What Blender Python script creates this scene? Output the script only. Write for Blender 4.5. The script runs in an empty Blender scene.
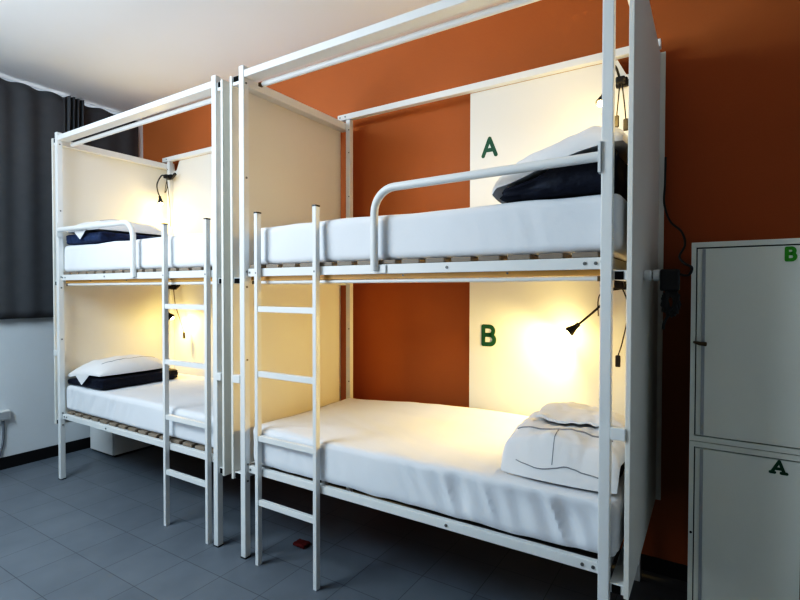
import bpy, bmesh, math, random
from mathutils import Vector, Matrix, noise
random.seed(7)
S = bpy.context.scene
COL = S.collection
PI = math.pi

# ---------------------------------------------------------------- materials
def srgb(r, g, b):
    f = lambda c: (c/255/12.92) if c/255 <= 0.04045 else ((c/255+0.055)/1.055)**2.4
    return (f(r), f(g), f(b), 1.0)

def mat(name, col, rough=0.5, metal=0.0, nscale=None, namt=0.06, bump=0.0, bscale=80.0, spec=0.5, sheen=0.0):
    m = bpy.data.materials.new(name); m.use_nodes = True
    nt = m.node_tree; b = nt.nodes['Principled BSDF']
    b.inputs['Base Color'].default_value = col
    b.inputs['Roughness'].default_value = rough
    b.inputs['Metallic'].default_value = metal
    b.inputs['Specular IOR Level'].default_value = spec
    if sheen: b.inputs['Sheen Weight'].default_value = sheen
    tc = nt.nodes.new('ShaderNodeTexCoord')
    if nscale:
        n = nt.nodes.new('ShaderNodeTexNoise'); n.inputs['Scale'].default_value = nscale
        n.inputs['Detail'].default_value = 5
        nt.links.new(tc.outputs['Object'], n.inputs['Vector'])
        mx = nt.nodes.new('ShaderNodeMix'); mx.data_type = 'RGBA'
        mx.inputs[6].default_value = tuple(c*(1-namt) for c in col[:3])+(1,)
        mx.inputs[7].default_value = tuple(min(1, c*(1+namt)) for c in col[:3])+(1,)
        nt.links.new(n.outputs['Fac'], mx.inputs[0])
        nt.links.new(mx.outputs[2], b.inputs['Base Color'])
    if bump:
        n2 = nt.nodes.new('ShaderNodeTexNoise'); n2.inputs['Scale'].default_value = bscale
        n2.inputs['Detail'].default_value = 4
        nt.links.new(tc.outputs['Object'], n2.inputs['Vector'])
        bp = nt.nodes.new('ShaderNodeBump'); bp.inputs['Strength'].default_value = bump
        bp.inputs['Distance'].default_value = 0.01
        nt.links.new(n2.outputs['Fac'], bp.inputs['Height'])
        nt.links.new(bp.outputs['Normal'], b.inputs['Normal'])
    return m

def emis(name, col, strength):
    m = bpy.data.materials.new(name); m.use_nodes = True
    b = m.node_tree.nodes['Principled BSDF']
    b.inputs['Base Color'].default_value = col
    b.inputs['Emission Color'].default_value = col
    b.inputs['Emission Strength'].default_value = strength
    return m

M = {}
M['paint'] = mat('white_painted_steel', (0.80, 0.80, 0.78, 1), 0.38, nscale=9, namt=0.03)
M['panel'] = mat('cream_white_board', (0.80, 0.77, 0.70, 1), 0.55, nscale=2.5, namt=0.03)
M['locker'] = mat('pale_grey_steel', (0.81, 0.82, 0.74, 1), 0.42, nscale=3, namt=0.04)
M['lockergap'] = mat('locker_shadow_gap', (0.03, 0.03, 0.03, 1), 0.7)
M['sheet'] = mat('white_cotton', (0.80, 0.81, 0.84, 1), 0.85, nscale=4, namt=0.03, bump=0.25, bscale=14, spec=0.2)
M['pillow'] = mat('white_pillow_cotton', (0.82, 0.81, 0.81, 1), 0.85, nscale=6, namt=0.03, bump=0.3, bscale=18, spec=0.2)
M['piping'] = mat('grey_piping', (0.30, 0.29, 0.30, 1), 0.8)
M['navy'] = mat('navy_quilt', (0.006, 0.008, 0.019, 1), 0.62, nscale=22, namt=0.5, bump=0.6, bscale=30, spec=0.35)
M['denim'] = mat('mottled_blue_quilt', (0.022, 0.034, 0.080, 1), 0.7, nscale=26, namt=0.85, bump=0.6, bscale=30, spec=0.3)
M['curtain'] = mat('charcoal_curtain', (0.105, 0.102, 0.105, 1), 0.9, nscale=12, namt=0.10, bump=0.1, bscale=200, spec=0.2)
M['wood'] = mat('beech_slat_wood', (0.25, 0.195, 0.145, 1), 0.6, nscale=11, namt=0.25)
M['woodbeam'] = mat('amber_wood_beam', (0.72, 0.38, 0.10, 1), 0.5, nscale=8, namt=0.2)
M['black'] = mat('black_plastic', (0.012, 0.011, 0.011, 1), 0.45)
M['cap'] = mat('black_end_cap', (0.008, 0.008, 0.008, 1), 0.9, spec=0.1)
M['steel'] = mat('zinc_bolt', (0.20, 0.20, 0.19, 1), 0.4, metal=0.7)
M['brass'] = mat('dull_brass', (0.16, 0.11, 0.06, 1), 0.4, metal=0.7)
M['white'] = mat('white_plastic', (0.78, 0.78, 0.76, 1), 0.4)
M['greyplastic'] = mat('grey_plastic', (0.42, 0.43, 0.44, 1), 0.5)
M['cable'] = mat('grey_cable', (0.20, 0.21, 0.23, 1), 0.5)
M['green'] = mat('dark_green_paint', srgb(6, 72, 44), 0.6)
M['green2'] = mat('bright_green_paint', srgb(62, 150, 42), 0.6)
M['base'] = mat('dark_skirting', (0.010, 0.010, 0.012, 1), 0.5)
M['red'] = mat('red_cloth', (0.13, 0.008, 0.008, 1), 0.8)
M['bulb'] = emis('lit_bulb', (1.0, 0.82, 0.42, 1), 40.0)
M['orange'] = mat('terracotta_orange_wall', srgb(178, 102, 58), 0.75, nscale=1.3, namt=0.10, bump=0.08, bscale=60, spec=0.25)
M['wallgrey'] = mat('white_plaster_wall', (0.74, 0.76, 0.77, 1), 0.85, nscale=2, namt=0.05, bump=0.08, bscale=50, spec=0.2)
M['ceil'] = mat('white_ceiling', (0.89, 0.885, 0.88, 1), 0.9, nscale=1.2, namt=0.03, spec=0.1)

def floor_mat():
    m = bpy.data.materials.new('blue_grey_floor_tiles'); m.use_nodes = True
    nt = m.node_tree; b = nt.nodes['Principled BSDF']
    tc = nt.nodes.new('ShaderNodeTexCoord'); mp = nt.nodes.new('ShaderNodeMapping')
    nt.links.new(tc.outputs['Object'], mp.inputs['Vector'])
    mp.inputs['Location'].default_value = (0.567+0.315*20, 0.195+0.305*20, 0)
    br = nt.nodes.new('ShaderNodeTexBrick'); br.offset = 0.0
    br.inputs['Scale'].default_value = 1.0
    br.inputs['Brick Width'].default_value = 0.315; br.inputs['Row Height'].default_value = 0.305
    br.inputs['Mortar Size'].default_value = 0.0022; br.inputs['Mortar Smooth'].default_value = 0.3
    br.inputs['Bias'].default_value = 0.0
    br.inputs['Color1'].default_value = (0.166, 0.184, 0.208, 1)
    br.inputs['Color2'].default_value = (0.184, 0.203, 0.228, 1)
    br.inputs['Mortar'].default_value = (0.080, 0.090, 0.104, 1)
    nt.links.new(mp.outputs['Vector'], br.inputs['Vector'])
    n = nt.nodes.new('ShaderNodeTexNoise'); n.inputs['Scale'].default_value = 3.5; n.inputs['Detail'].default_value = 8
    nt.links.new(tc.outputs['Object'], n.inputs['Vector'])
    mr = nt.nodes.new('ShaderNodeMapRange'); mr.inputs['To Min'].default_value = 0.78; mr.inputs['To Max'].default_value = 1.2
    nt.links.new(n.outputs['Fac'], mr.inputs['Value'])
    mx = nt.nodes.new('ShaderNodeMix'); mx.data_type = 'RGBA'; mx.blend_type = 'MULTIPLY'; mx.inputs[0].default_value = 1
    nt.links.new(br.outputs['Color'], mx.inputs[6]); nt.links.new(mr.outputs['Result'], mx.inputs[7])
    nt.links.new(mx.outputs[2], b.inputs['Base Color'])
    b.inputs['Roughness'].default_value = 0.42
    b.inputs['Specular IOR Level'].default_value = 0.35
    bp = nt.nodes.new('ShaderNodeBump'); bp.inputs['Strength'].default_value = 0.25; bp.inputs['Distance'].default_value = 0.002
    inv = nt.nodes.new('ShaderNodeMath'); inv.operation = 'SUBTRACT'; inv.inputs[0].default_value = 1
    nt.links.new(br.outputs['Fac'], inv.inputs[1]); nt.links.new(inv.outputs[0], bp.inputs['Height'])
    nt.links.new(bp.outputs['Normal'], b.inputs['Normal'])
    return m
M['floor'] = floor_mat()

def glass_mat():
    m = bpy.data.materials.new('window_glass'); m.use_nodes = True
    b = m.node_tree.nodes['Principled BSDF']
    b.inputs['Transmission Weight'].default_value = 1.0; b.inputs['Roughness'].default_value = 0.02
    b.inputs['IOR'].default_value = 1.1
    return m
M['glass'] = glass_mat()

# ---------------------------------------------------------------- mesh helpers
ID = lambda p: p
def box(bm, x0, x1, y0, y1, z0, z1, bev=0.0, f=ID):
    b2 = bmesh.new()
    bmesh.ops.create_cube(b2, size=1)
    for v in b2.verts:
        v.co = Vector(((x0+x1)/2+v.co.x*(x1-x0), (y0+y1)/2+v.co.y*(y1-y0), (z0+z1)/2+v.co.z*(z1-z0)))
    if bev: bmesh.ops.bevel(b2, geom=b2.edges[:], offset=bev, segments=2, affect='EDGES', profile=0.5)
    merge(bm, b2, f)

def merge(bm, b2, f=ID):
    m = {}
    for v in b2.verts: m[v] = bm.verts.new(f(v.co.copy()))
    for fa in b2.faces:
        try: bm.faces.new([m[v] for v in fa.verts])
        except ValueError: pass
    b2.free()

def tube(bm, pts, r, n=10, f=ID, caps=True, rfun=None):
    pts = [Vector(p) for p in pts]
    rings = []; up = None
    for i, p in enumerate(pts):
        d = (pts[min(i+1, len(pts)-1)]-pts[max(i-1, 0)]).normalized()
        if up is None:
            up = Vector((0, 0, 1)) if abs(d.z) < 0.9 else Vector((0, 1, 0))
        a = d.cross(up).normalized(); up = a.cross(d).normalized()
        rr = rfun(i/(len(pts)-1)) if rfun else r
        rings.append([bm.verts.new(f(p+(a*math.cos(t)+up*math.sin(t))*rr)) for t in [2*PI*k/n for k in range(n)]])
    for A, B in zip(rings, rings[1:]):
        for k in range(n): bm.faces.new([A[k], A[(k+1) % n], B[(k+1) % n], B[k]])
    if caps:
        bm.faces.new(rings[0][::-1]); bm.faces.new(rings[-1])

def smooth_path(ctrl, n=8):
    P = [Vector(c) for c in ctrl]; out = []
    for i in range(len(P)-1):
        p0 = P[max(i-1, 0)]; p1 = P[i]; p2 = P[i+1]; p3 = P[min(i+2, len(P)-1)]
        for k in range(n):
            t = k/n
            out.append(0.5*((2*p1)+(p2-p0)*t+(2*p0-5*p1+4*p2-p3)*t*t+(3*p1-p0-3*p2+p3)*t**3))
    out.append(P[-1]); return out

def prism(bm, poly, y0, y1, f=ID):      # polygon in x,z extruded along y
    A = [bm.verts.new(f(Vector((x, y0, z)))) for x, z in poly]
    B = [bm.verts.new(f(Vector((x, y1, z)))) for x, z in poly]
    n = len(poly)
    bm.faces.new(A); bm.faces.new(B[::-1])
    for k in range(n): bm.faces.new([A[k], B[k], B[(k+1) % n], A[(k+1) % n]])

def obj(name, bm, m, parent=None, smooth=False, label=None):
    bmesh.ops.recalc_face_normals(bm, faces=bm.faces[:])
    me = bpy.data.meshes.new(name); bm.to_mesh(me); bm.free()
    o = bpy.data.objects.new(name, me); COL.objects.link(o)
    me.materials.append(m)
    if smooth:
        for p in me.polygons: p.use_smooth = True
        try: me.set_sharp_from_angle(angle=math.radians(40))
        except Exception: pass
    if parent:
        o.parent = parent
        o.matrix_parent_inverse = Matrix.Translation(-Vector(parent.location))
    if label: o['label'] = label
    return o

def tag(o, label, cat, group=None):
    o['label'] = label; o['category'] = cat
    if group: o['group'] = group
    return o
def thing(name, loc, label, cat, group=None):
    o = bpy.data.objects.new(name, None); COL.objects.link(o); o.location = loc; o.empty_display_size = 0.1
    return tag(o, label, cat, group)
def struct(name, bm, m, parent=None, smooth=False):
    o = obj(name, bm, m, parent, smooth)
    if parent is None: o['kind'] = 'structure'
    return o
def B(*a, **k):
    bm = bmesh.new(); box(bm, *a, **k); return bm

def sst(a, b, x):
    t = max(0.0, min(1.0, (x-a)/(b-a))); return t*t*(3-2*t)

# ---------------------------------------------------------------- room shell
YW, XL, ZC, XR, YR = 1.15, -2.95, 3.462, 3.60, -3.70
struct('floor', B(XL-0.2, XR+0.2, YR-0.2, YW+0.2, -0.1, 0), M['floor'])
struct('ceiling', B(XL-0.2, XR+0.2, YR-0.2, YW+0.2, ZC, ZC+0.1), M['ceil'])
struct('wall_back', B(XL-0.2, XR+0.2, YW, YW+0.2, 0, ZC), M['orange'])
bm = bmesh.new()
WY0, WY1, WZ0, WZ1 = -1.3, 1.02, 1.50, 3.456
box(bm, XL-0.2, XL, YR, WY0, 0, ZC); box(bm, XL-0.2, XL, WY1, YW, 0, ZC)
box(bm, XL-0.2, XL, WY0, WY1, 0, WZ0); box(bm, XL-0.2, XL, WY0, WY1, WZ1, ZC)
struct('wall_left', bm, M['wallgrey'])
struct('wall_right', B(XR, XR+0.2, YR, YW, 0, ZC), M['wallgrey'])
struct('wall_rear', B(XL-0.2, XR+0.2, YR-0.2, YR, 0, ZC), M['wallgrey'])
struct('baseboard_left', B(XL, XL+0.012, YR, YW-0.012, 0, 0.105), M['base'])
struct('baseboard_back', B(XL, XR, YW-0.012, YW, 0, 0.085), M['base'])
bm = bmesh.new()
for y0, y1, z0, z1 in ((WY0, WY0+0.06, WZ0, WZ1), (WY1-0.06, WY1, WZ0, WZ1), (WY0+0.06, WY1-0.06, WZ0, WZ0+0.06),
                       (-0.17, -0.11, WZ0+0.06, WZ1)):
    box(bm, XL-0.14, XL-0.08, y0, y1, z0, z1)
win = struct('window_1', bm, M['white'])
obj('pane', B(XL-0.115, XL-0.11, WY0+0.05, WY1-0.05, WZ0+0.05, WZ1), M['glass'], win)

# ---------------------------------------------------------------- curtains
def curtain(y0, y1, gather0, gather1, label, xo=0.055, ztop=3.444, zbot=1.335, amp=0.010):
    bm = bmesh.new(); ny, nz = 220, 26; rows = []
    for j in range(nz+1):
        tz = j/nz; row = []
        for i in range(ny+1):
            y = y0+(y1-y0)*i/ny
            g = sst(gather0-0.03, gather0+0.03, y)*(1-sst(gather1-0.03, gather1+0.03, y)) if gather1 > gather0 else 0
            ph = y*21+1.6*math.sin(y*6.1)
            x = XL+xo+amp*math.sin(ph)*(0.55+0.45*tz)+g*0.030*math.sin(y*150+1.2*math.sin(tz*3))
            zt = ztop-0.020*(0.5-0.5*math.cos(y*27))*(1-g)+0.012*g
            z = zbot+(zt-zbot)*tz
            row.append(bm.verts.new((x, y, z)))
        rows.append(row)
    for a, b in zip(rows, rows[1:]):
        for i in range(ny): bm.faces.new([a[i], a[i+1], b[i+1], b[i]])
    o = obj('curtain', bm, M['curtain'], None, True)
    so = o.modifiers.new('s', 'SOLIDIFY'); so.thickness = 0.003
    return tag(o, label, 'curtain', 'blackout curtains on the window wall')
curtain(-1.35, 0.525, 0.36, 0.56, 'wide charcoal curtain at far left, gathered at its right edge')
curtain(0.49, 1.09, 2, 1, 'short dark curtain panel between gathered curtain and orange wall', xo=0.018, ztop=3.442, amp=0.006)

# ---------------------------------------------------------------- bunk beds
def letter_strokes(bm, strokes, r, y, f):
    for si, st in enumerate(strokes):
        pts = [Vector((p[0], 0, p[1])) for p in st]
        for sj, (a, b) in enumerate(zip(pts, pts[1:])):
            yo = 0.0004*si+0.00005*sj+0.0001
            d = (b-a).normalized(); nrm = Vector((-d.z, 0, d.x))*r
            poly = []
            ang = math.atan2(nrm.z, nrm.x)
            for k in range(9):
                t = ang+PI*k/8; poly.append((a.x+r*math.cos(t), a.z+r*math.sin(t)))
            for k in range(9):
                t = ang+PI+PI*k/8; poly.append((b.x+r*math.cos(t), b.z+r*math.sin(t)))
            prism(bm, poly, y-0.0012-yo, y, f)
def arc(cx, cz, rx, rz, a0, a1, n=10):
    return [(cx+rx*math.cos(math.radians(a0+(a1-a0)*k/n)), cz+rz*math.sin(math.radians(a0+(a1-a0)*k/n))) for k in range(n+1)]
def strokes_A(x, z, w, h):
    return [[(x, z), (x+w/2, z+h), (x+w, z)], [(x+w*0.2, z+h*0.32), (x+w*0.8, z+h*0.32)]]
def strokes_B(x, z, w, h):
    return [[(x, z), (x, z+h), (x+w*0.55, z+h)], [(x, z+h*0.53), (x+w*0.6, z+h*0.53)], [(x, z), (x+w*0.6, z)],
            arc(x+w*0.55, z+h*0.765, w*0.36, h*0.235, 90, -90), arc(x+w*0.6, z+h*0.265, w*0.40, h*0.265, 90, -90)]

def bolts(parent, f, pts, ax, r=0.0065):
    for p in pts:
        q = list(p); a = list(p)
        q[ax] -= 0.003; a[ax] += 0.003
        bb = bmesh.new(); tube(bb, [q, a], r, 8, f); obj('bolt', bb, M['steel'], parent)
def bunk(name_label, L, origin, mirror, guard_u, lad_u, has_letters, gap):
    f = (lambda p: Vector((origin-p.x, p.y, p.z))) if mirror else (lambda p: Vector((origin+p.x, p.y, p.z)))
    cx = f(Vector((L/2, 0.5, 0)))
    t = thing('bunk_bed', (cx.x, 0.5, 0), name_label, 'bunk bed', 'white steel bunk beds')
    bx = lambda *a, **k: B(*a, f=f, **k)
    W = 0.04; YB = 1.0; H = 2.90
    P = M['paint']
    for u in (0, L-W):
        o = obj('post', bx(u, u+W, 0, W, 0.0, H, bev=0.003), P, t)
        obj('foot_cap', bx(u-0.001, u+W+0.001, -0.001, W+0.001, 0, 0.008), M['black'], o)
        side = u+W if u == 0 else u
        bolts(o, f, [(side, 0.02, z) for z in (2.86, 2.80, 2.25, 1.70, 1.61, 1.18, 0.56, 0.46)], 0)
    for u in (0, L-W):
        o = obj('post', bx(u, u+W, YB, YB+W, 0.0, 2.879, bev=0.003), P, t)
        bolts(o, f, [(u+W*0.75, YB, z) for z in (2.80, 2.63, 2.30, 2.05, 1.30, 0.9)], 1, 0.005)
    # top front rail and back top rail
    o = obj('top_rail', bx(W, L-W, 0.004, 0.083, 2.832, 2.872, bev=0.003), P, t)
    o = obj('back_top_rail', bx(-0.075, L+0.072, YB-0.006, YB+W, 2.880, 2.922, bev=0.003), P, t)
    bolts(o, f, [(u, YB-0.006, 2.901) for u in (-0.05, 0.0, L)], 1)
    # curtain rails
    for z, r, yc in ((2.822, 0.016, 0.12), (1.637, 0.009, 0.067)):
        bb = bmesh.new(); tube(bb, [(0.075, yc, z), (L-0.03, yc, z)], r, 12, f)
        o = obj('curtain_rail', bb, P, t, True)
        for u in (0.045, L-0.06):
            obj('rail_bracket', bx(u, u+0.016, yc-0.012, yc+0.012, z-0.010, z+0.010), M['brass'], o)
    # end panels with their cross tubes
    for s in (0, 1):
        if s == 0: a, b = -gap+0.001, -0.001; p0, p1 = -gap-0.018, -gap
        else: a, b = L+0.001, L+0.049; p0, p1 = L+0.050, L+0.068
        if s == 1: inner = L-W
        o = obj('end_panel', bx(p0, p1, 0.004, 1.024 if s == 0 else 1.0405, 0.455, 2.862, bev=0.002), M['panel'], t)
        for z, z2 in ((2.805, 2.857), (1.630, 1.666), (0.462, 0.498)):
            tb = obj('cross_tube', bx(a, b, 0.012, 1.038, z, z2, bev=0.002), P, t)
            obj('tube_end_cap', bx(a+0.008, b-0.010, 0.009, 0.0125, z2-0.034, z2-0.004), M['cap'], tb)
        obj('clip', bx(a, b+0.003, -0.006, 0.03, 1.040, 1.086, bev=0.003), P, o)
    # back panel with cut corner beside the head post
    pl = 1.004 if not mirror else 0.96
    bb = bmesh.new()
    prism(bb, [(pl, 0.456), (L+0.092, 0.456), (L+0.092, 2.866), (L-0.03, 2.866), (L-0.045, 2.78), (L-0.10, 2.79), (L-0.145, 2.879), (pl, 2.879)],
          YB+W+0.001, YB+W+0.019, f)
    bp = obj('back_panel', bb, M['panel'], t)
    if has_letters:
        bb = bmesh.new(); letter_strokes(bb, strokes_A(1.096, 2.458, 0.086, 0.108), 0.0125, YB+W+0.0005, f)
        obj('letter_mark', bb, M['green'], bp, label='dark green painted letter A')
        bb = bmesh.new(); letter_strokes(bb, strokes_B(1.103, 1.244, 0.075, 0.115), 0.0135, YB+W+0.0005, f)
        obj('letter_mark', bb, M['green'], bp, label='dark green painted letter B')
    # mattress frames, upper and lower
    for zt, zb in ((1.717, 1.672), (0.551, 0.510)):
        o = obj('front_rail', bx(W, L-W, 0.024, 0.054, zb, zt, bev=0.002), P, t)
        bolts(o, f, [(u, 0.0235, (zt+zb)/2) for u in (0.06, 1.35, L-0.10, L-0.06)], 1, 0.007)
        obj('back_rail', bx(W, L-W, 0.985, 1.012, zb, zt, bev=0.002), P, t)
        for u in (0.008, L-0.032):
            obj('side_rail', bx(u, u+0.024, W+0.015, YB, zb, zt, bev=0.002), P, t)
        if zt > 1:
            o = obj('wood_beam', bx(0.035, L-0.035, 0.056, 0.085, 1.649, 1.70, bev=0.002), M['woodbeam'], t)
            bolts(o, f, [(u, 0.056, 1.664) for u in (0.55, 1.1, 1.62)], 1, 0.005)
        bb = bmesh.new(); n = 15
        for k in range(n):
            u = 0.06+(L-0.21)*k/(n-1)
            box(bb, u, u+0.096, (0.045 if mirror else 0.095) if zt < 1 else 0.030, 1.01, zt+0.001, zt+0.022, bev=0.003, f=f)
        obj('slat_base', bb, M['wood'], t)
    # guard rail
    bb = bmesh.new(); gz = 2.080; rc = 0.115
    path = [(guard_u, 0.008, 1.685), (guard_u, 0.008, gz-rc)]
    for k in range(1, 9):
        a = PI/2*k/8
        path.append((guard_u+rc-rc*math.cos(a), 0.008, gz-rc+rc*math.sin(a)))
    path.append((L-W-0.004, 0.008, gz+0.012))
    tube(bb, path, 0.0195, 14, f)
    o = obj('guard_rail', bb, P, t, True)
    obj('guard_bracket', bx(guard_u+0.018, guard_u+0.060, 0.015, 0.0238, 1.677, 1.714), P, o)
    obj('guard_bracket', bx(L-W-0.010, L-W-0.0005, -0.012, 0.03, gz-0.05, gz+0.065), P, o)
    # ladder
    for u in (lad_u, lad_u+0.444):
        o = obj('ladder_pole', bx(u, u+0.024, -0.010, 0.022, 0.0, 2.03, bev=0.002), P, t)
        obj('pole_cap', bx(u-0.001, u+0.025, -0.011, 0.023, 2.03, 2.038), M['black'], o)
        bolts(o, f, [(u+0.012, -0.008, 1.69)], 1, 0.006)
    for z in (1.486, 1.114, 0.742, 0.370):
        bb = bx(lad_u+0.024, lad_u+0.444, -0.006, 0.020, z-0.019, z+0.013, bev=0.002)
        obj('ladder_rung', bb, P, t)
    return f

fR = bunk('right white bunk bed, nearest the camera, with green letters A and B', 2.04, 0.0, False, 0.965, 0.136, True, 0.067)
LL = 2.067
fL = bunk('left white bunk bed beside the dark curtain, no letters on it', LL, -0.2095, True, 0.925, 0.085, False, 0.041)

# ---------------------------------------------------------------- mattresses
def rounded_block(u0, u1, y0, y1, z0, z1, r, f, disp, step=0.03):
    bm = bmesh.new(); cache = {}
    nx = max(2, int((u1-u0)/step)); ny = max(2, int((y1-y0)/step)); nz = max(4, int((z1-z0)/(step*0.7)))
    c = Vector(((u0+u1)/2, (y0+y1)/2, (z0+z1)/2)); h = Vector(((u1-u0)/2, (y1-y0)/2, (z1-z0)/2))
    def vert(i, j, k):
        if (i, j, k) in cache: return cache[(i, j, k)]
        p = Vector((-h.x+2*h.x*i/nx, -h.y+2*h.y*j/ny, -h.z+2*h.z*k/nz))
        q = Vector([max(-h[a]+r, min(h[a]-r, p[a])) for a in range(3)])
        d = p-q; n = d.normalized() if d.length > 1e-9 else Vector((0, 0, 0))
        s = q+n*r if d.length > 1e-9 else p
        w = c+s
        w = disp(w, n)
        v = bm.verts.new(f(w)); cache[(i, j, k)] = v; return v
    def face(a, b, cc, d):
        bm.faces.new([vert(*a), vert(*b), vert(*cc), vert(*d)])
    for i in range(nx):
        for j in range(ny):
            for k in (0, nz): face((i, j, k), (i+1, j, k), (i+1, j+1, k), (i, j+1, k))
        for k in range(nz):
            for j in (0, ny): face((i, j, k), (i+1, j, k), (i+1, j, k+1), (i, j, k+1))
    for j in range(ny):
        for k in range(nz):
            for i in (0, nx): face((i, j, k), (i, j+1, k), (i, j+1, k+1), (i, j, k+1))
    return bm

def mattress(f, L, z0, z1, label, wrinkle, seed, drop=0.0, ridge=0.0):
    def disp(w, n):
        nn = noise.noise(Vector((w.x*2.2+seed, w.y*2.5, w.z*3)))*0.006
        out = w+n*nn
        if n.z > 0.5: out.z += 0.005*abs(noise.noise(Vector((w.x*3+w.y*6+seed, w.y*2, 7))))
        if n.y < -0.3:      # front side: hanging folds of the sheet
            hh = (w.z-z0)/(z1-z0)
            amp = wrinkle*(0.2+0.8*sst(L*0.35, L*0.85, w.x))*(math.sin(PI*min(1, hh*1.05)))**0.8
            nf = noise.noise(Vector((w.x*10.5+w.z*4.0+seed, w.z*1.6, 3.1))); fold = math.sqrt(nf*nf+0.006)
            out.y -= amp*(0.12-1.3*fold)*sst(L-0.04, L-0.10, w.x)
            if drop: out.y -= 0.010*sst(0.05, 0.09, w.x)*sst(L-0.04, L-0.10, w.x)
        if n.z > 0.3: out.z += 0.004*noise.noise(Vector((w.x*6+seed, w.y*4, 0)))
        if ridge and w.z > z0+0.12: out.z += sst(0.72, 0.95, w.y)*sst(0.0, 1.1, w.x)*(ridge+0.006*math.sin(w.y*42+w.x*1.5))
        if out.z < z0+0.001: out.z = z0+0.001
        if n.y < -0.5 and wrinkle > 0.01: out.z -= drop*(1-sst(0.0, 0.05, w.z-z0))*(0.75+0.5*noise.noise(Vector((w.x*7+seed, 0, 0))))
        return out
    bm = rounded_block(0.048, L-0.006 if f is fL else L+0.030, 0.042 if drop else 0.052, 0.975, z0, z1, 0.035, f, disp, 0.014)
    o = obj('mattress', bm, M['sheet'], None, True)
    return tag(o, label, 'mattress', 'mattresses in white fitted sheets')
ZU0, ZU1, ZD0, ZD1 = 1.741, 1.962, 0.575, 0.785
mattress(fR, 2.04, ZU0, ZU1, 'white sheeted mattress on top berth of right bunk bed', 0.006, 1.0)
mattress(fR, 2.04, ZD0, ZD1, 'white sheeted mattress with rumpled side on bottom berth of right bunk bed', 0.055, 5.0, 0.018, 0.062)
mattress(fL, LL, ZU0, ZU1, 'white sheeted mattress on top berth of left bunk bed', 0.006, 9.0)
mattress(fL, LL, ZD0, ZD1, 'white sheeted mattress on bottom berth of left bunk bed', 0.022, 13.0)

# ---------------------------------------------------------------- bedding
def blanket(f, u0, u1, y0, y1, z0, ztop, label, seed, layers=3):
    zt = ztop if callable(ztop) else (lambda u: ztop)
    href = 0.10
    def disp(w, n):
        k = (w.z)/href
        hgt = zt(w.x)-z0
        side = 1-abs(n.z)
        g = abs(math.sin(PI*layers*k))
        out = w+Vector((n.x, n.y, 0))*side*(0.010*(g-0.6))+Vector((n.x, n.y, n.z*0.4))*0.012*noise.noise(Vector((w.x*9+seed, w.y*9, w.z*20)))
        out.z = z0+0.002+max(0, out.z)/href*hgt
        return out
    bm = rounded_block(u0, u1, y0, y1, 0, href, 0.028, f, disp, 0.018)
    return tag(obj('blanket', bm, M['denim'] if seed == 11.0 else M['navy'], None, True), label, 'blanket', 'folded dark blankets')

def hf_solid(u0, u1, y0, y1, top, bot, f, nx=60, ny=60, k=0.22):
    bm = bmesh.new()
    uc, yc, a, b = (u0+u1)/2, (y0+y1)/2, (u1-u0)/2, (y1-y0)/2
    def grid(fn):
        rows = []
        for j in range(ny+1):
            row = []
            for i in range(nx+1):
                s = -1+2*i/nx; t = -1+2*j/ny
                x = uc+a*s*math.sqrt(1-k*t*t/2); y = yc+b*t*math.sqrt(1-k*s*s/2)
                row.append(bm.verts.new(f(Vector((x, y, fn(x, y, s, t))))))
            rows.append(row)
        return rows
    T = grid(top); Bt = grid(bot)
    for G, fl in ((T, 0), (Bt, 1)):
        for j in range(ny):
            for i in range(nx):
                q = [G[j][i], G[j][i+1], G[j+1][i+1], G[j+1][i]]
                bm.faces.new(q[::-1] if fl else q)
    loop = lambda G: [G[0][i] for i in range(nx)]+[G[j][nx] for j in range(ny)]+[G[ny][i] for i in range(nx, 0, -1)]+[G[j][0] for j in range(ny, 0, -1)]
    lt, lb = loop(T), loop(Bt); n = len(lt)
    for i in range(n): bm.faces.new([lt[i], lb[i], lb[(i+1) % n], lt[(i+1) % n]])
    return bm

def pillow(f, u0, u1, y0, y1, under, thick, label, seed, p=3.0, e=0.012, wr=0.012, extra=None):
    bot = lambda x, y, s, t: under(x, y)+0.006
    def top(x, y, s, t):
        prof = max(0.0, (1-abs(s)**p)*(1-abs(t)**p))**0.55
        w = wr*(noise.noise(Vector((x*7+seed, y*7, seed)))+0.6*abs(noise.noise(Vector((x*15+seed, y*13, 2)))))*min(1, prof*1.5)
        z = under(x, y)+0.006+e+thick*prof+w
        if extra: z += extra(x, y, s, t)
        return z
    bm = hf_solid(u0, u1, y0, y1, top, bot, f)
    o = obj('pillow', bm, M['pillow'], None, True)
    tag(o, label, 'pillow', 'white pillows')
    return o, top, (u0, u1, y0, y1)

def piping_line(f, par, pts, r=0.0035):
    bb = bmesh.new(); tube(bb, pts, r, 6, f)
    return obj('piping', bb, M['piping'], par, True)

def box_under(u0, u1, y0, y1, zlow, zhigh, m=0.05):
    # surface a soft thing lies on: block top inside the block, falling to the mattress outside it
    zh = zhigh if callable(zhigh) else (lambda u: zhigh)
    def g(x, y):
        d = max(u0-x, x-u1, y0-y, y-y1)
        k = 1-sst(0.012, 0.012+m, d)
        return zlow+(zh(x)-zlow)*k
    return g

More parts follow.
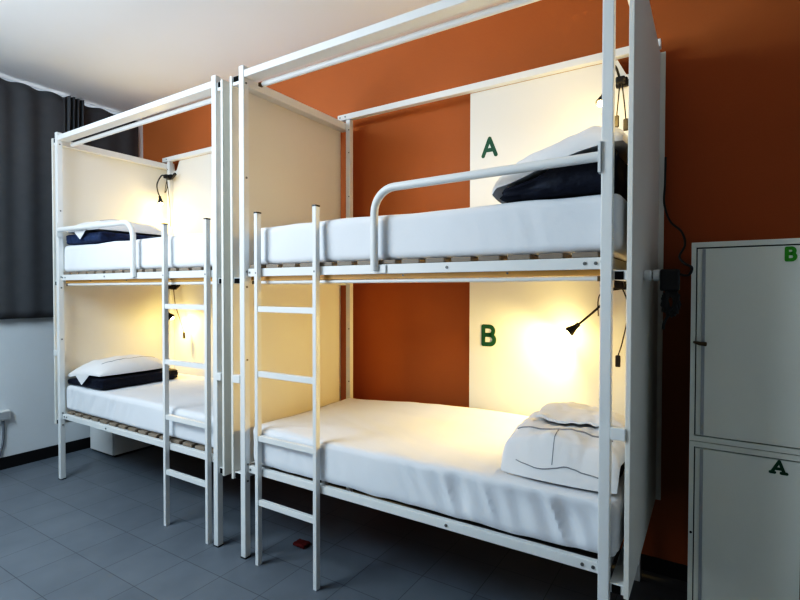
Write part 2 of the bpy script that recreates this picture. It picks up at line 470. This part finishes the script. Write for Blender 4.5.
# right bunk, bottom berth
bz = ZD1+0.008
blanket(fR, 1.63, 2.035, 0.185, 0.70, bz, bz+0.085, 'folded navy blanket under the pillow on bottom berth of right bunk bed', 2.0)
und = box_under(1.61, 2.05, 0.165, 0.71, bz, bz+0.097, 0.06)
o, top, dims = pillow(fR, 1.565, 2.065, 0.085, 0.62, und, 0.080, 'rumpled white pillow draped over blanket on bottom berth of right bunk bed', 4.0, p=3.4, wr=0.030)
def on_top(top, dims, s, t, k=0.22):
    u0, u1, y0, y1 = dims; uc, yc, a, b = (u0+u1)/2, (y0+y1)/2, (u1-u0)/2, (y1-y0)/2
    x = uc+a*s*math.sqrt(1-k*t*t/2); y = yc+b*t*math.sqrt(1-k*s*s/2)
    return Vector((x, y, top(x, y, s, t)))
piping_line(fR, o, [on_top(top, dims, s, -0.50+0.06*math.sin(s*2))+Vector((0, 0, 0.002)) for s in [-0.80+1.6*k/30 for k in range(31)]])
piping_line(fR, o, [on_top(top, dims, -0.05+0.02*t, t)+Vector((0, 0, 0.0005)) for t in [-0.93+0.4*k/16 for k in range(17)]], 0.0018)
piping_line(fR, o, [on_top(top, dims, s, -0.945+0.02*math.sin(s*5))+Vector((0, -0.002, 0.004)) for s in [-0.72+1.5*k/30 for k in range(31)]], 0.0022)
und2 = lambda x, y: bz+0.215-0.10*sst(0.66, 0.86, y)-0.03*sst(0.45, 0.30, y)
def sheet_top(x, y, s, t):
    return 0
def fold_sheet(f, u0, u1, y0, y1, under, label, seed):
    def bot(x, y, s, t): return under(x, y)
    def tp(x, y, s, t):
        e = (1-abs(s)**6)*(1-abs(t)**6)
        return under(x, y)+0.010+0.022*max(0, e)**0.5+0.004*math.sin(y*70+x*4)+0.008*noise.noise(Vector((x*9+seed, y*9, 1)))
    bm = hf_solid(u0, u1, y0, y1, tp, bot, f, 40, 40, 0.10)
    return tag(obj('folded_sheet', bm, M['pillow'], None, True), label, 'sheet', 'folded white sheets')
def under_sheet(x, y):
    # rests on the pillow top; beyond the pillow it slopes down over the blanket
    u0, u1, y0, y1 = dims; uc, yc, a, b = (u0+u1)/2, (y0+y1)/2, (u1-u0)/2, (y1-y0)/2
    yy = min(y, y1-0.11); xx = max(u0+0.05, min(u1-0.05, x))
    s = (xx-uc)/a; t = (yy-yc)/b
    for _ in range(6):
        s = (xx-uc)/(a*math.sqrt(1-0.11*t*t)); t = (yy-yc)/(b*math.sqrt(1-0.11*s*s))
    return top(xx, yy, s, t)+0.016+0.012*0-0.06*sst(y1-0.11, y1+0.15, y)
fold_sheet(fR, 1.66, 2.04, 0.30, 0.78, under_sheet, 'folded white sheet lying on the pillow of bottom berth of right bunk bed', 3.0)

# right bunk, top berth
bz = ZU1+0.008
ztU = lambda u: bz+0.048+0.095*sst(1.54, 1.93, u)+0.03*sst(1.82, 2.05, u)
blanket(fR, 1.585, 2.045, 0.06, 0.66, bz, ztU, 'thick folded navy blanket on top berth of right bunk bed', 6.0, layers=5)
und = box_under(1.58, 2.08, 0.04, 0.68, bz+0.01, lambda u: ztU(u)+0.010, 0.05)
pillow(fR, 1.525, 2.078, 0.062, 0.66, und, 0.105, 'white pillow on the thick navy blanket, top berth of right bunk bed', 8.0, wr=0.020, e=0.022)

# left bunk (u measured from its ladder end)
for zz, nm, sd in ((ZU1, 'top', 11.0), (ZD1, 'bottom', 15.0)):
    bz = zz+0.008
    ztL = (lambda u: bz+0.085) if nm == 'top' else (lambda u: bz+0.088-0.045*sst(1.75, 2.06, u))
    blanket(fL, 1.50, 2.058, 0.065, 0.74, bz, ztL, ('folded mottled blue blanket under the pillow on top berth of left bunk bed' if nm == 'top' else 'folded navy blanket under the pillow on bottom berth of left bunk bed'), sd)
    und = box_under(1.48, 2.09, 0.04, 0.76, bz, lambda u: ztL(u)+0.014, 0.05)
    dr = lambda x, y, s, t: 0
    o, tp, dm = pillow(fL, 1.53, 2.105, 0.065, 0.70, und, 0.10 if nm == 'bottom' else 0.09, 'white pillow on folded blanket, %s berth of left bunk bed' % nm, sd+2, wr=0.016)
    piping_line(fL, o, [on_top(tp, dm, -0.55+0.05*math.sin(t*3), t)+Vector((0, 0, 0.001)) for t in [-0.75+1.5*k/30 for k in range(31)]], 0.003)
    # loose corner of the pillowcase hanging over the blanket front
    bb = bmesh.new()
    z1 = bz+0.118; n = 8
    pts = [(1.62, z1), (1.86, z1-0.005), (1.74, bz+0.03)]
    prism(bb, pts, 0.034, 0.038, fL)
    obj('pillowcase_flap', bb, M['pillow'], o)

# ---------------------------------------------------------------- reading lamps
def cone_head(bm, base, d, length, r0, r1, n=16):
    d = Vector(d).normalized(); base = Vector(base)
    prof = [(0, r0*0.5), (0.004, r0), (length*0.35, r0*1.05), (length*0.9, r1), (length, r1), (length, r1*0.86), (length*0.8, r1*0.75), (length*0.6, 0.002)]
    a = d.cross(Vector((0, 0, 1)) if abs(d.z) < 0.9 else Vector((1, 0, 0))).normalized(); c = d.cross(a)
    rings = [[bm.verts.new(base+d*h+(a*math.cos(2*PI*k/n)+c*math.sin(2*PI*k/n))*r) for k in range(n)] for h, r in prof]
    for A, Bq in zip(rings, rings[1:]):
        for k in range(n): bm.faces.new([A[k], A[(k+1) % n], Bq[(k+1) % n], Bq[k]])
    bm.faces.new(rings[0]); bm.faces.new(rings[-1])

def lamp(clip, y1, neck, head_dir, label, cords, energy, side, spot=150, hl=0.075, hr=0.028, bulb_r=0.017, wing=1.0, ctop=0.022, glow=4.5, lcol=(1.0, 0.67, 0.20)):
    clip = Vector(clip)
    t = thing('reading_lamp', clip, label, 'lamp', 'clip-on reading lamps')
    bb = bmesh.new()
    # two jaws of a spring clamp, pinching the panel edge, and its finger wings
    box(bb, clip.x-0.03, clip.x+0.03, y1-0.030, y1, clip.z-0.028, clip.z+ctop, bev=0.006)
    prism(bb, [(clip.x+side*0.02, clip.z-0.01), (clip.x+side*0.085*wing, clip.z+0.030), (clip.x+side*0.095*wing, clip.z+0.010), (clip.x+side*0.03, clip.z-0.028)], y1-0.026, y1-0.006)
    box(bb, clip.x-0.024, clip.x+0.024, y1-0.075, y1-0.030, clip.z-0.022, clip.z+0.014, bev=0.008)
    obj('clip', bb, M['black'], t)
    start = Vector((clip.x, y1-0.06, clip.z-0.01))
    path = smooth_path([start]+[Vector(p) for p in neck], 8)
    bb = bmesh.new(); tube(bb, path, 0.0065, 8); obj('gooseneck', bb, M['black'], t, True)
    end = Vector(neck[-1]); d = Vector(head_dir).normalized()
    bb = bmesh.new(); cone_head(bb, end-d*0.008, d, hl, 0.013, hr); hd = obj('lamp_head', bb, M['black'], t, True)
    bb = bmesh.new()
    bmesh.ops.create_uvsphere(bb, u_segments=16, v_segments=10, radius=bulb_r, matrix=Matrix.Translation(end+d*(hl-0.006)))
    obj('bulb', bb, M['bulb'], hd, True, label='glowing warm bulb')
    for pts, sw in cords:
        bb = bmesh.new(); tube(bb, smooth_path(pts, 8), 0.0035, 6)
        c = obj('cord', bb, M['black'], t, True)
        if sw:
            e = Vector(pts[-1])
            bb = bmesh.new(); box(bb, e.x-0.013, e.x+0.013, e.y-0.009, e.y+0.009, e.z-0.06, e.z+0.004, bev=0.005)
            obj('switch', bb, M['black'], c)
    ld = bpy.data.lights.new('lamp_light', 'SPOT'); ld.energy = energy; ld.color = lcol
    ld.spot_size = math.radians(spot); ld.spot_blend = 0.7; ld.shadow_soft_size = 0.02
    lo = bpy.data.objects.new('lamp_light', ld); COL.objects.link(lo)
    lo.location = end+d*(hl+0.016); lo.rotation_euler = d.to_track_quat('-Z', 'Y').to_euler()
    pd = bpy.data.lights.new('bulb_glow', 'POINT'); pd.energy = glow; pd.color = lcol; pd.shadow_soft_size = 0.02
    po = bpy.data.objects.new('bulb_glow', pd); COL.objects.link(po); po.location = end+d*(hl+0.032)
    return t

E0 = 34
lamp((1.920, 1.0, 2.745), 1.0395, [(1.90, 0.93, 2.80), (1.885, 0.84, 2.74), (1.866, 0.83, 2.632)], (-0.20, -0.35, -0.85),
     'lit black clip lamp at pillow end of top berth, right bunk bed',
     [([(1.915, 0.99, 2.73), (1.91, 0.975, 2.63), (1.905, 0.96, 2.54)], True), ([(1.925, 0.99, 2.73), (1.94, 0.975, 2.62), (1.952, 0.96, 2.515)], True)], E0*0.8, 1, spot=172, glow=3.2, wing=0.7)
lamp((1.93, 0.98, 1.625), 0.984, [(1.90, 0.94, 1.60), (1.84, 0.93, 1.513), (1.72, 0.93, 1.400)], (-0.72, 0.02, -0.62),
     'lit black clip lamp on angled stem over bottom berth, right bunk bed',
     [([(1.94, 0.96, 1.61), (1.975, 0.95, 1.50), (1.95, 0.95, 1.33), (1.925, 0.95, 1.235)], True), ([(1.93, 0.96, 1.60), (1.83, 0.95, 1.57), (1.822, 0.95, 1.45)], False)], E0*1.35, 1, spot=150, wing=0.65, ctop=0.046)
lamp((-2.20, 0.98, 2.715), 0.998, [(-2.24, 0.92, 2.72), (-2.285, 0.90, 2.64), (-2.272, 0.90, 2.56), (-2.225, 0.89, 2.505)], (0.25, 0.0, -1.0),
     'lit black clip lamp with curved neck at top berth of left bunk bed',
     [([(-2.19, 0.94, 2.70), (-2.165, 0.93, 2.60), (-2.205, 0.93, 2.55), (-2.185, 0.94, 2.68)], False), ([(-2.19, 0.94, 2.70), (-2.16, 0.95, 2.45), (-2.165, 0.96, 2.22)], False)], E0*0.45, 1, spot=165, glow=3.0)
lamp((-2.13, 0.98, 1.625), 0.984, [(-2.15, 0.90, 1.58), (-2.12, 0.86, 1.48), (-2.075, 0.85, 1.385)], (0.35, 0.55, -0.75),
     'lit black clip lamp at bottom berth of left bunk bed',
     [([(-2.12, 0.96, 1.61), (-2.09, 0.96, 1.45), (-2.02, 0.97, 1.28), (-1.985, 0.98, 1.18)], True)], E0*0.5, 1, spot=150, glow=3.2, ctop=0.046, hl=0.085, hr=0.034)

# ---------------------------------------------------------------- lockers
def locker(z0, z1, letter, label, handle):
    x0, x1, y0, y1 = 2.278, 2.682, 0.50, 1.10
    t = thing('locker', ((x0+x1)/2, (y0+y1)/2, z0), label, 'locker', 'stacked steel lockers')
    Lk = M['locker']; g = 0.018
    bb = bmesh.new()
    box(bb, x0, x0+g, y0, y1, z0, z1); box(bb, x1-g, x1, y0, y1, z0, z1)
    box(bb, x0+g, x1-g, y0, y1, z0, z0+0.022); box(bb, x0+g, x1-g, y0, y1, z1-0.022, z1)
    box(bb, x0+g, x1-g, y1-0.01, y1, z0+0.022, z1-0.022)
    obj('body', bb, Lk, t)
    obj('gap_shade_sheet', B(x0+g, x1-g, y0+0.022, y0+0.026, z0+0.022, z1-0.022), M['lockergap'], t)  # near-black sheet, paints the shade seen in the gap around the door
    d = obj('door', B(x0+g+0.004, x1-g-0.006, y0+0.002, y0+0.020, z0+0.026, z1-0.027, bev=0.002), Lk, t)
    bb = bmesh.new()
    xs = x0+g+0.022
    prism(bb, [(xs, z0+0.03), (xs+0.012, z0+0.03), (xs+0.012, z1-0.03), (xs, z1-0.03)], y0-0.002, y0+0.003)
    obj('pull_strip', bb, M['greyplastic'], d)
    bb = bmesh.new()
    if handle:
        zc = 1.368
        tube(bb, [(x0+0.014, y0-0.004, zc+0.004), (x0+0.020, y0-0.016, zc+0.003), (x0+0.035, y0-0.02, zc), (x0+0.058, y0-0.014, zc-0.002)], 0.006, 8, rfun=lambda s: 0.005+0.004*s)
        obj('handle', bb, M['brass'], d, True, label='small dull brass lever handle')
    else:
        tube(bb, [(x0+0.010, y0-0.002, 0.55), (x0+0.010, y0+0.001, 0.55)], 0.005, 8)
        tube(bb, [(x1-0.010, y0-0.002, 0.47), (x1-0.010, y0+0.001, 0.47)], 0.005, 8)
        obj('keyhole', bb, M['black'], t)
    bb = bmesh.new()
    if letter == 'B':
        letter_strokes(bb, strokes_B(2.601, 1.713, 0.026, 0.046), 0.0065, y0+0.0015, ID)
        obj('letter_mark', bb, M['green2'], d, label='bright green painted letter B')
    else:
        st = [[(2.565, 0.868), (2.588, 0.912)], [(2.588, 0.912), (2.604, 0.868)], [(2.574, 0.882), (2.598, 0.882)],
              [(2.560, 0.866), (2.573, 0.866)], [(2.595, 0.866), (2.612, 0.866)]]
        letter_strokes(bb, st, 0.0055, y0+0.0015, ID)
        obj('letter_mark', bb, M['green'], d, label='dark green painted letter A')
    return t
locker(0.948, 1.797, 'B', 'upper pale grey locker with bright green letter B', True)
t = locker(0.10, 0.945, 'A', 'lower pale grey locker with dark green letter A', False)
for x in (2.30, 2.63):
    for y in (0.53, 1.04):
        obj('foot', B(x, x+0.03, y, y+0.03, 0, 0.10), M['black'], t)

# ---------------------------------------------------------------- small things
# white cabinet in the corner behind the left bunk
t = thing('cabinet', (-2.64, 0.75, 0), 'small white cabinet on the floor behind the left bunk bed', 'cabinet')
obj('body', B(-2.86, -2.42, 0.535, 0.96, 0.02, 0.56, bev=0.003), M['white'], t)
obj('toe_shadow_strip', B(-2.85, -2.43, 0.545, 0.95, 0, 0.02), M['black'], t)  # black strip standing in for the toe-kick shadow under the cabinet
obj('door', B(-2.835, -2.425, 0.520, 0.534, 0.024, 0.55, bev=0.002), M['white'], t)

# wall socket box with cable on the left wall
t = thing('wall_socket', (XL, -0.2, 0.43), 'white socket box with cable on the wall under the curtain', 'socket')
obj('housing', B(XL, XL+0.045, -0.36, -0.105, 0.44, 0.525, bev=0.004), M['white'], t)
obj('cover_frame', B(XL+0.045, XL+0.05, -0.35, -0.115, 0.45, 0.515, bev=0.002), M['greyplastic'], t)
bb = bmesh.new(); tube(bb, smooth_path([(XL+0.02, -0.155, 0.44), (XL+0.015, -0.152, 0.34), (XL+0.015, -0.16, 0.23), (XL+0.018, -0.19, 0.12)], 6), 0.010, 8)
obj('cable', bb, M['cable'], t, True)

# plug and adapter fixed to the outside of the right end panel
xp = 2.04+0.068
t = thing('power_plug', (xp, 0.37, 1.655), 'white plug fixed to the outside of the right end panel', 'plug')
bb = bmesh.new(); tube(bb, [(xp, 0.37, 1.655), (xp+0.006, 0.37, 1.655), (xp+0.028, 0.37, 1.655), (xp+0.032, 0.37, 1.655)], 0.023, 16, rfun=lambda s: 0.018 if s in (0, 1) else 0.023)
obj('plug_body', bb, M['white'], t, True)
bb = bmesh.new(); tube(bb, [(xp+0.035, 0.37, 1.656), (xp+0.039, 0.37, 1.656), (xp+0.060, 0.37, 1.656), (xp+0.063, 0.37, 1.656)], 0.024, 16, rfun=lambda s: 0.018 if s in (0, 1) else 0.024)
obj('plug_cap', bb, M['white'], t, True)
bb = bmesh.new(); tube(bb, [(xp+0.030, 0.37, 1.655), (xp+0.037, 0.37, 1.655)], 0.014, 10)
obj('plug_neck', bb, M['black'], t)
t = thing('power_adapter', (xp+0.1, 0.37, 1.55), 'black power adapter with bundled cable beside the white plug', 'adapter')
xa = xp+0.0635
obj('adapter_body', B(xa, xa+0.070, 0.335, 0.405, 1.590, 1.680, bev=0.008), M['black'], t)
bb = bmesh.new()
tube(bb, smooth_path([(xa+0.06, 0.37, 1.66), (xa+0.10, 0.37, 1.655), (xa+0.112, 0.375, 1.685), (xa+0.085, 0.42, 1.705), (xa+0.062, 0.50, 1.74),
     (xa+0.078, 0.60, 1.80), (xa+0.058, 0.72, 1.87), (xa+0.002, 0.86, 1.94), (xp+0.030, 0.98, 2.05), (xp+0.031, 1.0, 2.16), (xp+0.031, 1.02, 2.30)], 8), 0.005, 8)
obj('adapter_cord', bb, M['black'], t, True)
bb = bmesh.new()
rnd = random.Random(3); pts = []
for k in range(22):
    a = k*2.4
    pts.append((xa+0.038+0.030*math.cos(a)+rnd.uniform(-.006, .006), 0.37+0.014*math.sin(a*1.3), 1.545+0.052*math.sin(a)+rnd.uniform(-.012, .012)))
pts += [(xa+0.02, 0.37, 1.47), (xa+0.012, 0.375, 1.43)]
pts = [(xa+0.03, 0.37, 1.592)]+pts
tube(bb, smooth_path(pts, 5), 0.006, 7)
obj('cable_bundle', bb, M['black'], t, True)

# red scrap on the floor under the right bunk
def disp_red(w, n):
    return w+n*0.010*noise.noise(w*60)*0.6
bm = rounded_block(0.165, 0.255, 0.26, 0.33, 0.002, 0.024, 0.010, ID, disp_red, 0.008)
for v in bm.verts:
    if v.co.z < 0.001: v.co.z = 0.001
tag(obj('red_cloth', bm, M['red'], None, True), 'small red cloth on the dark floor under the right bunk bed', 'cloth')

# ---------------------------------------------------------------- light
w = bpy.data.worlds.new('sky'); S.world = w; w.use_nodes = True
bg = w.node_tree.nodes['Background']; bg.inputs['Color'].default_value = (0.80, 0.90, 1.0, 1); bg.inputs['Strength'].default_value = 2.5

def area(name, loc, target, sx, sy, energy, col, spread=180):
    ld = bpy.data.lights.new(name, 'AREA'); ld.shape = 'RECTANGLE'; ld.size = sx; ld.size_y = sy
    ld.energy = energy; ld.color = col; ld.spread = math.radians(spread)
    o = bpy.data.objects.new(name, ld); COL.objects.link(o)
    o.location = loc; o.rotation_euler = (Vector(target)-Vector(loc)).to_track_quat('-Z', 'Y').to_euler()
    return o
area('assumed_daylight', (-1.1, -2.3, 3.1), (-0.3, 0.6, 0.8), 1.8, 1.2, 106, (0.67, 0.85, 1.0))  # added area light for assumed daylight from front left, no window built there
area('ceiling_fill', (-1.6, -3.5, 1.7), (0.2, -0.2, 3.4), 1.6, 1.4, 30, (0.80, 0.90, 1.0), 95)  # added fill light aimed up to brighten the ceiling, no window there

# ---------------------------------------------------------------- camera
cd = bpy.data.cameras.new('camera'); cam = bpy.data.objects.new('camera', cd); COL.objects.link(cam)
cd.sensor_fit = 'HORIZONTAL'; cd.sensor_width = 36.0; cd.lens = 493.1046/800*36.0; cd.clip_start = 0.05
yaw, pitch, roll = -0.5625, -0.0187, 0.0015
fw = Vector((math.sin(yaw)*math.cos(pitch), math.cos(yaw)*math.cos(pitch), math.sin(pitch)))
r = Vector((math.cos(yaw), -math.sin(yaw), 0)); u = r.cross(fw)
r2 = r*math.cos(roll)+u*math.sin(roll); u2 = u*math.cos(roll)-r*math.sin(roll)
m = Matrix((( r2.x, u2.x, -fw.x, 2.3502), (r2.y, u2.y, -fw.y, -1.9548), (r2.z, u2.z, -fw.z, 1.5892), (0, 0, 0, 1)))
cam.matrix_world = m
S.camera = cam
S.view_settings.view_transform = 'Standard'
S.view_settings.look = 'None'
S.view_settings.exposure = 0.0
S.view_settings.use_curve_mapping = True
cm = S.view_settings.curve_mapping; cv = cm.curves[3]
for p in ((0.022, 0.009), (0.06, 0.040), (0.20, 0.185), (0.55, 0.60)): cv.points.new(*p)
cm.update()
